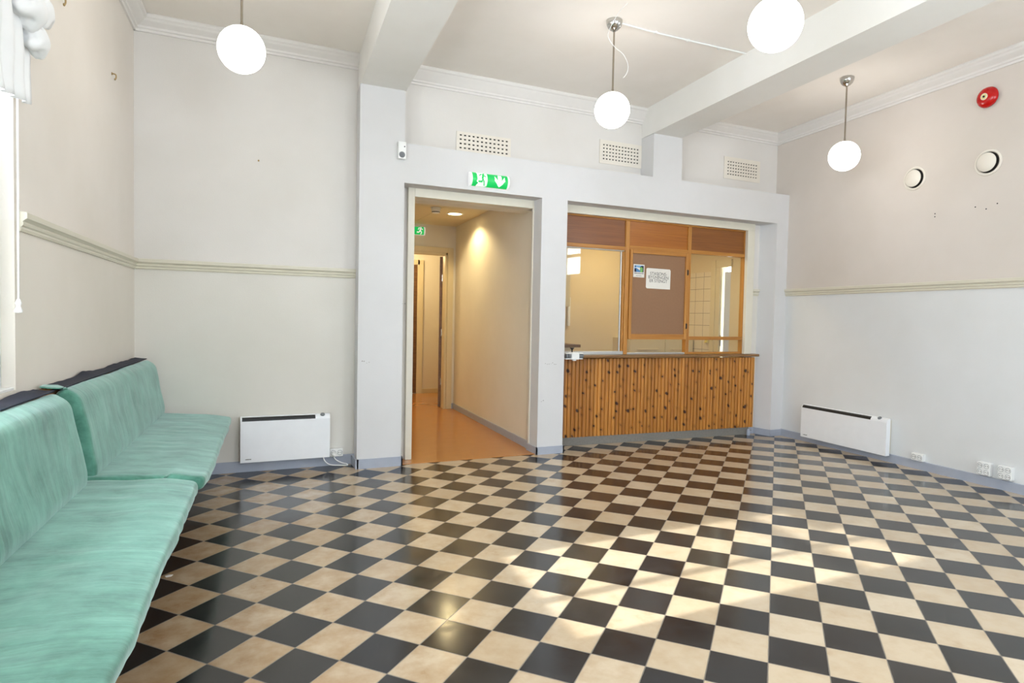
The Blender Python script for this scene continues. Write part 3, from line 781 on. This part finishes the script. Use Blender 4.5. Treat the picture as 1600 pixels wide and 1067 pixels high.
# ------------------------------------------------------------------ panel heaters
def heater(label, fn, s0, s1, z0, z1, flip, logo):
    t = thing('panel_heater', label, 'heater', fn((s0 + s1) / 2, .04, z0), 'white panel heaters')
    lo, hi = .028, .082
    sx = (lambda a: s1 - (a - s0)) if flip else (lambda a: a)
    F = lambda s, n, z: fn(sx(s), n, z)
    bm = new()                                                   # curved-topped front shell
    prof = [(lo, z0), (hi, z0), (hi, z1 - .035), (hi - .006, z1 - .018), (hi - .018, z1 - .006), (hi - .032, z1), (lo, z1)]
    sweep(bm, prof, [lambda n, z, s=s: F(s, n, z) for s in (s0, s1)]); obj('front_shell', bm, 'heater', t)
    bm = new(); box(bm, (s0 + .015, .0, z0 + .02), (s1 - .012, lo, z1 - .02), F, .004); obj('wall_bracket', bm, 'heaterside', t)
    bm = new(); e = s0 + (s1 - s0) * .83
    gp = [(hi + .0006, z1 - .033), (hi - .0045, z1 - .0165), (hi - .017, z1 - .0045), (hi - .020, z1 - .008), (hi - .009, z1 - .018), (hi - .004, z1 - .033)]
    sweep(bm, gp, [lambda n, z, s=s: F(s, n, z) for s in (s0 + .012, e)]); obj('air_grille', bm, 'black', t)
    ax = fn(0, 1, 0) - fn(0, 0, 0)
    bm = new(); lathe(bm, [(0, .004), (.017, .004), (.018, .0), (.018, -.004)], F(s0 + (s1 - s0) * .915, hi - .016, z1 - .004), tuple(ax.normalized() * .6 + Vector((0, 0, 1))), 24); obj('thermostat_dial', bm, 'grey', t, smooth=True, angle=40)
    bm = new(); random.seed(logo); s = s0 + .035
    for k in range(6 if logo == 1 else 7):                         # tiny maker's mark, too small to read
        w = random.uniform(.004, .008); h = .006 if k else .004
        prism(bm, [(s, z0 + .022), (s + w, z0 + .022), (s + w, z0 + .022 + h), (s, z0 + .022 + h)], hi, hi + .0008, F); s += w + .0015
    obj('maker_mark', bm, 'ink', t)
    return t
h1 = heater('white panel heater on the back wall beside the far bench', BW, .07, .745, .088, .445, False, 1)
bm = new(); tube(bm, [(.695, 5.275, .095), (.705, 5.255, .06), (.745, 5.25, .026), (.82, 5.245, .016), (.885, 5.245, .012), (.88, 5.25, .022), (.84, 5.255, .034), (.795, 5.27, .06), (.778, 5.275, .092), (.775, 5.283, .108)], .0045, 10, smooth_pts=6); obj('power_cord', bm, 'plastic', h1, smooth=True)
bm = new(); lathe(bm, [(0, .0), (.016, .0), (.017, -.03), (.012, -.045), (0, -.046)], (.779, 5.252, .112), (0, 1, 0), 20); obj('plug', bm, 'plastic', h1, smooth=True, angle=40)
heater('wide white panel heater on the right wall', RW, 3.765, 4.775, .062, .405, True, 2)

# ------------------------------------------------------------------ sockets
def socket(name, label, fn, s0, s1, z0, z1, cols, rows, group, depth=.042):
    t = thing(name, label, 'socket', fn((s0 + s1) / 2, .0, z0), group)
    bm = new(); box(bm, (s0, .0005, z0), (s1, depth, z1), fn, .005, 3); obj('face_plate', bm, 'plastic', t)
    ax = nrm(fn); R = min((s1 - s0) / cols, (z1 - z0) / rows) * .40
    for i in range(cols):
        for k in range(rows):
            s = s0 + (s1 - s0) * (i + .5) / cols; z = z0 + (z1 - z0) * (k + .5) / rows
            bm = new(); p = fn(s, depth, z)
            lathe(bm, [(R * .80, .0), (R * .84, .0022), (R, .0022), (R * 1.03, 0)], p, ax, 28); lathe(bm, [(0, .0004), (R * .84, .0004)], p, ax, 28)
            for dz in (-1, 1): lathe(bm, [(0, .0011), (R * .16, .0011), (R * .16, .0003)], fn(s + dz * R * .42, depth, z), ax, 12, 1)
            lathe(bm, [(R * .86, .0024), (R * .98, .0024)], p, ax, 28, 2)
            obj('socket_well', bm, ['plastic', 'dark', 'grey'], t)
    return t
socket('double_socket', 'white double socket with a plug, right of the back wall heater', BW, .752, .858, .078, .146, 2, 1, 'double sockets')
socket('double_socket', 'white double socket on the right wall, without a plug, next to the wide heater', RW, 3.437, 3.545, .078, .142, 2, 1, 'double sockets')
socket('quad_socket', 'white four-way socket on the right wall, left one of the pair', RW, 2.885, 2.985, .088, .188, 2, 2, 'four-way sockets', .045)
socket('quad_socket', 'white four-way socket on the right wall, right one of the pair', RW, 2.728, 2.830, .090, .192, 2, 2, 'four-way sockets', .045)

# ------------------------------------------------------------------ pendant lamps
def pendant(label, x, y, z):
    t = thing('pendant_lamp', label, 'lamp', (x, y, CEIL), 'opal globe pendants')
    bm = new(); lathe(bm, [(.0, 0), (.052, 0), (.058, -.004), (.058, -.012), (.055, -.03), (.046, -.05), (.03, -.066), (.014, -.074), (.010, -.080), (0, -.080)], (x, y, CEIL), seg=36); obj('canopy', bm, 'chrome', t, smooth=True, angle=50)
    bm = new(); lathe(bm, [(0, -.07), (.0065, -.07), (.0065, z + .125 - CEIL), (0, z + .125 - CEIL)], (x, y, CEIL), seg=14); lathe(bm, [(.008, z + .15 - CEIL), (.008, z + .135 - CEIL), (.006, z + .135 - CEIL)], (x, y, CEIL), seg=14); obj('rod', bm, 'rod', t, smooth=True, angle=50)
    bm = new(); r = .125
    lathe(bm, [(r * math.sin(a), r * math.cos(a)) for a in (math.pi * k / 28 for k in range(29))], (x, y, z), seg=48); obj('globe', bm, 'globe', t, smooth=True)
    bm = new(); lathe(bm, [(.0, .128), (.022, .128), (.026, .124), (.034, .119)], (x, y, z), seg=28); obj('globe_collar', bm, 'rod', t, smooth=True, angle=50)
pendant('lit opal globe pendant in the left bay, near the corner', .050, 3.85, 2.717)
pendant('lit opal globe pendant hanging before the middle wall vent, chrome canopy visible', 2.486, 3.85, 2.757)
pendant('largest lit opal globe, cut off by the top picture edge', 2.383, 2.28, 2.69)
pendant('lit opal globe pendant in the right bay, near the round vents', 4.845, 3.82, 2.717)

bm = new(); tube(bm, [(2.54, 3.85, 3.383), (2.8, 3.86, 3.383), (3.2, 3.85, 3.382), (3.705, 3.83, 3.38)], .0065, 8)
for x in (2.85, 3.15, 3.45): box(bm, (x - .008, 3.843, 3.375), (x + .008, 3.867, 3.39), ID, .002)
tag(obj('ceiling_cable', bm, 'plastic', smooth=True, angle=40), 'white cable clipped along the ceiling from the pendant to the beam', 'cable')
bm = new(); tube(bm, [(2.43, 3.60, 3.39), (2.41, 3.68, 3.355), (2.386, 3.75, 3.27), (2.375, 3.75, 3.211), (2.427, 3.75, 3.156), (2.502, 3.75, 3.117), (2.541, 3.75, 3.058), (2.538, 3.75, 3.0), (2.505, 3.75, 2.955)], .0019, 8, smooth_pts=6)
tag(obj('loose_wire', bm, 'plastic', smooth=True), 'thin white loose wire curling down beside the middle pendant rod', 'wire')

# ------------------------------------------------------------------ vents, bell, signs, detectors
def grille(label, s0, s1, z0, z1, cols, rows, ms, mz):
    """cream wall grille; every slot is an open hole through the plate"""
    t = thing('ventilation_grille', label, 'vent', BW((s0 + s1) / 2, 0, z0), 'cream wall grilles')
    bm = new(); holes = []
    for i in range(cols):
        for k in range(rows):
            a = s0 + ms + (s1 - s0 - 2 * ms) * (i + .5) / cols; b = z0 + mz + (z1 - z0 - 2 * mz) * (k + .5) / rows
            w = (s1 - s0 - 2 * ms) / cols * .25; holes.append((a - w, a + w, b - .0065, b + .0065))
    slab(bm, lambda s, n, z: BW(s, n + .008, z), s0, s1, z0, z1, .0055, holes); obj('slotted_plate', bm, 'cream_metal', t)
    bm = new(); box(bm, (s0 + .01, .0004, z0 + .01), (s1 - .01, .0016, z1 - .01), BW); obj('duct_shade_sheet', bm, 'dark', t)  # thin dark sheet, paints the shade of a duct behind the slots
grille('cream slotted wall grille above the exit sign', 1.822, 2.350, 2.70, 2.910, 12, 5, .02, .012)
grille('cream slotted wall grille behind the middle globe', 3.308, 3.806, 2.806, 3.036, 12, 5, .03, .03)
grille('cream slotted wall grille in the right bay', 4.894, 5.416, 2.830, 3.068, 12, 5, .04, .035)

RN = nrm(RW)
def round_vent(label, s, z):
    t = thing('round_vent', label, 'vent', RW(s, 0, z), 'round disc valves')
    p = RW(s, 0, z)
    bm = new(); lathe(bm, [(.084, .0005), (.103, .0005), (.104, .005), (.100, .010), (.090, .011), (.084, .006), (.082, .0005)], p, RN, 48); obj('outer_ring', bm, 'cream_metal', t, smooth=True, angle=40)
    bm = new(); lathe(bm, [(0, .001), (.0845, .001)], p, RN, 40); obj('throat_shade_disc', bm, 'dark', t)  # flat dark disc, paints the shade inside the valve opening
    bm = new(); lathe(bm, [(0, .004), (.018, .004), (.018, .016), (.066, .018), (.073, .022), (.074, .026), (.069, .031), (.0, .036)], p, RN, 48); obj('disc', bm, 'cream_metal', t, smooth=True, angle=50)
round_vent('round cream vent on the right wall, nearer the pendant', 3.648, 2.566)
round_vent('round cream vent on the right wall, below the red bell', 3.028, 2.566)

ab = thing('alarm_bell', 'red fire alarm bell on the upper right wall', 'bell', RW(3.045, 0, 3.08))
p = RW(3.045, 0, 3.08)
bm = new(); lathe(bm, [(0, .0005), (.045, .0005), (.045, .016), (0, .016)], p, RN, 32); obj('back_plate', bm, 'plastic', ab, smooth=True, angle=40)
bm = new(); lathe(bm, [(.070, .014), (.079, .014), (.081, .018), (.080, .024), (.072, .040), (.055, .052), (.03, .058), (0, .059)], p, RN, 56); obj('gong', bm, 'red', ab, smooth=True, angle=60)
bm = new(); lathe(bm, [(.026, .058), (.026, .062), (.010, .0635), (.009, .0635)], p, RN, 32, 0); lathe(bm, [(.009, .0634), (.008, .066), (0, .0665)], p, RN, 24, 1)
lathe(bm, [(.012, .0638), (.018, .0634)], p, RN, 32, 2); obj('centre_badge', bm, ['badge', 'dark', 'yellow'], ab)

def exit_sign(label, fn, s0, s1, z0, z1, group, run_only=False, dep=.06):
    """rounded lit exit sign: the pictogram is laid cell by cell on the curved face"""
    t = thing('exit_sign', label, 'sign', fn((s0 + s1) / 2, 0, z0), group)
    zc, h = (z0 + z1) / 2, (z1 - z0) / 2
    cyl = lambda s, a, k=1.: fn(s, .006 + dep * math.cos(a) * k, zc + h * math.sin(a) * k)
    bm = new(); A = [-math.pi / 2 + math.pi * i / 24 for i in range(25)]
    prof = [(.0005, z0)] + [(.006 + dep * math.cos(a) * .985, zc + h * math.sin(a) * .985) for a in A] + [(.0005, z1)]
    for q0, q1, kk in ((s0, s0 + .016, 1.02), (s0 + .016, s1 - .016, 1.0), (s1 - .016, s1, 1.02)):
        pr = [(n * kk, zc + (z - zc) * kk) for n, z in prof]
        sweep(bm, pr, [lambda n, z, s=s: fn(s, n, z) for s in (q0, q1)])
    obj('housing', bm, 'sign_body', t, smooth=True, angle=40)
    bm = new(); nu, nv = (110, 46) if not run_only else (50, 40)
    amax = 1.22; g0, g1 = s0 + .017, s1 - .017
    vs = [[bm.verts.new(cyl(g0 + (g1 - g0) * i / nu, -amax + 2 * amax * k / nv, 1.004)) for k in range(nv + 1)] for i in range(nu + 1)]
    asp = (g1 - g0) / (z1 - z0)
    def white(u, v):
        x, y = u * asp, v                          # x in heights
        if run_only: ox = asp - 1.0; 
        else: ox = .10
        xx = x - ox
        if run_only:
            man = [((.50, .52), (.60, .74), .085), ((.60, .74), (.38, .80), .05), ((.38, .80), (.28, .62), .045), ((.60, .74), (.80, .62), .05), ((.5, .5), (.68, .34), .06), ((.68, .34), (.62, .12), .055), ((.5, .5), (.34, .32), .06), ((.34, .32), (.14, .34), .055)]
            return math.hypot(xx - .62, y - .9) < .08 or any(near_seg((xx, y), a, b, w) for a, b, w in man)
        # door with running figure (figure cut out green), then a broad arrow pointing down
        if .22 < xx < .98 and .03 < y < .98:
            if in_poly((xx, y), [(.22, .98), (.98, .98), (.98, .10), (.86, .02), (.16, .02), (.34, .28), (.22, .34), (.20, .40), (.26, .44)]):
                man = [((.63, .56), (.70, .78), .075), ((.70, .76), (.52, .82), .042), ((.52, .82), (.42, .70), .038), ((.70, .76), (.86, .66), .042), ((.63, .56), (.60, .36), .05), ((.60, .36), (.36, .36), .045), ((.65, .55), (.74, .36), .05), ((.74, .36), (.80, .14), .045)]
                return not (math.hypot(xx - .75, y - .885) < .075 or any(near_seg((xx, y), a, b, w) for a, b, w in man))
        ax = x - .765 * asp
        return in_poly((ax, y), [(-.13, .90), (.13, .90), (.15, .50), (.38, .76), (.40, .50), (.0, .12), (-.40, .50), (-.38, .76), (-.15, .50)])
    for i in range(nu):
        for k in range(nv):
            bm.faces.new((vs[i][k], vs[i + 1][k], vs[i + 1][k + 1], vs[i][k + 1])).material_index = 1 if white((i + .5) / nu, (k + .5) / nv) else 0
    obj('sign_face', bm, ['sign_green', 'sign_white'], t, smooth=True)
exit_sign('lit green exit sign with running figure and down arrow above the corridor opening', PB, 1.868, 2.232, 2.388, 2.512, 'exit signs')
exit_sign('small green exit sign deep in the corridor, above the far door', CE, 2.02, 2.36, 2.345, 2.455, 'exit signs', True, .04)

sn = thing('motion_detector', 'white detector with round grey lens on the left pillar top', 'detector', PB(1.276, 0, 2.545))
bm = new(); prism(bm, [(1.243, 2.545), (1.309, 2.545), (1.309, 2.685), (1.243, 2.685)], .0005, .04, PB)
bmesh.ops.bevel(bm, geom=list(bm.edges), offset=.004, segments=2, profile=.5, affect='EDGES'); obj('detector_body', bm, 'plastic', sn)
bm = new(); lathe(bm, [(0, .008), (.014, .006), (.025, .0)], PB(1.275, .04, 2.578), (0, -1, 0), 28); obj('lens', bm, 'grey', sn, smooth=True, angle=60)
bm = new(); lathe(bm, [(0, .002), (.005, .002), (.005, 0)], PB(1.295, .04, 2.645), (0, -1, 0), 12); obj('status_dot', bm, 'ink', sn)

sd = thing('smoke_detector', 'white smoke detector on the corridor ceiling', 'detector', (2.11, 6.85, 2.495))
bm = new(); lathe(bm, [(0, -.0005), (.055, -.0005), (.056, -.016), (.05, -.02)], (2.11, 6.85, 2.495), seg=32); lathe(bm, [(.05, -.02), (.048, -.05), (.038, -.066), (0, -.07)], (2.11, 6.85, 2.495), seg=32); obj('detector_body', bm, 'plastic', sd, smooth=True, angle=40)
bm = new(); lathe(bm, [(.0482, -.049), (.0445, -.058)], (2.11, 6.85, 2.495), seg=32); obj('vent_slot', bm, 'dark', sd)

def downlight(label, x, y, energy, z=2.495):
    t = thing('downlight', label, 'light', (x, y, z), 'corridor downlights')
    bm = new(); lathe(bm, [(.082, -.0), (.104, -.0), (.106, -.004), (.098, -.009), (.082, -.006)], (x, y, z), seg=40); obj('trim_ring', bm, 'plastic', t, smooth=True, angle=40)
    bm = new(); lathe(bm, [(0, -.002), (.083, -.003)], (x, y, z), seg=32); obj('lamp_lens', bm, 'down', t)
    l = bpy.data.lights.new('downlight_beam', 'SPOT'); l.energy = energy; l.color = (1, .80, .43); l.spot_size = math.radians(142); l.spot_blend = .4; l.shadow_soft_size = .05
    o = bpy.data.objects.new('downlight_beam', l); COL.objects.link(o); o.parent = t; o.location = (0, 0, -.015)
downlight('lit round downlight on the corridor ceiling', 2.44, 7.15, 48)
l = bpy.data.lights.new('far_room_lamp', 'POINT'); l.energy = 40; l.color = (1, .82, .5); l.shadow_soft_size = .15
o = bpy.data.objects.new('far_room_lamp', l); COL.objects.link(o); o.location = (2.2, 9.1, 2.3)

# ------------------------------------------------------------------ curtain, blind cord and small things
cu = thing('curtain_valance', 'white ruffled curtain swag at the top left window', 'curtain', LW(2.6, .06, 2.0))
def folds(s0, s1, zt, zb, n0, amp, freq, seed, drop):
    bm = new(); m, q = 70, 14; F = []
    for i in range(m + 1):
        u = i / m; s = s0 + (s1 - s0) * u; row = []
        for k in range(q + 1):
            v = k / q; z = zt + (drop(u) - zt) * v
            n = n0 + amp * (.25 + .75 * v) * math.sin(freq * u * math.pi * 2 + 1.3 * math.sin(v * 2 + seed)) + .01 * noise.noise(Vector((s * 6, v * 3, seed)))
            row.append((s, n, z))
        F.append(row)
    A = [[bm.verts.new(LW(*p)) for p in r] for r in F]; B = [[bm.verts.new(LW(p[0], p[1] - .004, p[2])) for p in r] for r in F]
    for G in (A, B):
        for i in range(m):
            for k in range(q): bm.faces.new((G[i][k], G[i + 1][k], G[i + 1][k + 1], G[i][k + 1]))
    for i in range(m):
        for k in (0, q): bm.faces.new((A[i][k], A[i + 1][k], B[i + 1][k], B[i][k]))
    for k in range(q):
        for i in (0, m): bm.faces.new((A[i][k], A[i][k + 1], B[i][k + 1], B[i][k]))
    return bm
obj('tail', folds(2.55, 3.07, 2.55, 2.03, .05, .014, 5, 1.0, lambda u: 2.00 + .06 * u), 'curtain', cu, smooth=True)
obj('swag', folds(1.65, 2.7, 2.95, 2.2, .05, .012, 3, 2.0, lambda u: 2.25 - .15 * math.sin(math.pi * u)), 'curtain', cu, smooth=True)
obj('sun_block_drape', folds(1.66, 2.04, 2.9, .98, .045, .016, 6, 4.0, lambda u: .96), 'curtain', cu, smooth=True)  # unseen drape, added to narrow the sun patch on the floor
for i, (s, z, r, q) in enumerate(((3.02, 2.56, .075, .2), (3.08, 2.44, .085, 1.2), (3.06, 2.31, .07, 2.4), (2.98, 2.40, .09, .7))):   # gathered rosette
    bm = new(); bmesh.ops.create_icosphere(bm, subdivisions=4, radius=1)
    for v in bm.verts:
        d = v.co.copy(); k = 1 + .22 * math.sin(5 * math.atan2(d.z, d.y) + q * 3) * (1 - d.x * d.x) + .15 * noise.noise(d * 2 + Vector((q, i, 0)))
        v.co = LW(s + d.y * r * k, .075 + d.x * r * .62, z + d.z * r * .8 * k)
    obj('ruffle', bm, 'curtain', cu, smooth=True)

bc = thing('blind_cord', 'white blind cord with a tassel hanging at the left window edge', 'cord', LW(2.985, .03, 1.24))
bm = new(); tube(bm, [LW(2.995, .034, 2.1), LW(2.992, .034, 1.7), LW(2.988, .034, 1.29)], .0035, 8); obj('cord', bm, 'plastic', bc, smooth=True)
bm = new(); lathe(bm, [(0, .055), (.006, .05), (.011, .036), (.007, .026), (.014, .006), (.012, 0), (0, -.001)], LW(2.987, .034, 1.238), seg=18); obj('tassel', bm, 'plastic', bc, smooth=True)

def peg(label, fn, s, z, r, d, m='dark'):
    bm = new(); ax = nrm(fn)
    lathe(bm, [(0, 0), (r, 0), (r, d), (r * .6, d * 1.3), (0, d * 1.3)], fn(s, 0, z), ax, 12)
    return tag(obj('wall_screw', bm, m), label, 'screw', 'wall screws and plugs')
for lab, s, z in (('brass hook high on the left wall by the picture top edge', 3.643, 2.713), ('brass hook high on the left wall near the corner', 4.67, 2.72)):
    bm = new(); tube(bm, [LW(s, .0, z + .02), LW(s, .02, z + .018), LW(s, .024, z), LW(s, .018, z - .016), LW(s - .012, .02, z - .012)], .004, 8, smooth_pts=4); lathe(bm, [(0, 0), (.009, 0), (.008, .004), (0, .005)], LW(s, 0, z + .02), (1, 0, 0), 12)
    tag(obj('wall_hook', bm, 'brass', smooth=True), lab, 'hook', 'brass wall hooks')
peg('brass screw alone on the back wall above the left dado rail', BW, .195, 2.452, .007, .006, 'brass')
for lab, s, z in (('dark wall plug under the left round vent, upper of two', 3.449, 2.226), ('dark wall plug under the left round vent, lower of two', 3.449, 2.200), ('dark wall plug under the right round vent, first from left', 3.114, 2.229), ('dark wall plug under the right round vent, lowest of three', 3.029, 2.200), ('dark wall plug right of the right round vent, nearest the picture edge', 2.947, 2.230)):
    peg(lab, RW, s, z, .005, .002)

bm = new(); prism(bm, [(0, 0), (.022, .004), (.028, .018), (.01, .024), (-.006, .014)], 0, .003, lambda s, n, z: Vector((-.275 + s, 3.31 + z, .0004 + n)))
tag(obj('paper_scrap', bm, 'paper'), 'tiny white paper scrap on the floor under the bench edge', 'paper')
ds = thing('door_stop', 'small grey stop with a metal pin at the counter plinth end', 'stop', (5.295, 5.255, 0))
bm = new(); lathe(bm, [(0, 0.0), (.018, 0), (.02, .01), (.018, .06), (.008, .072), (0, .073)], (5.295, 5.255, 0), seg=20); obj('stop_body', bm, 'base', ds, smooth=True, angle=50)
bm = new(); lathe(bm, [(0, .0), (.007, .0), (.008, .01), (0, .014)], (5.303, 5.24, .062), (0, -1, .2), 14); obj('pin', bm, 'chrome', ds, smooth=True, angle=50)
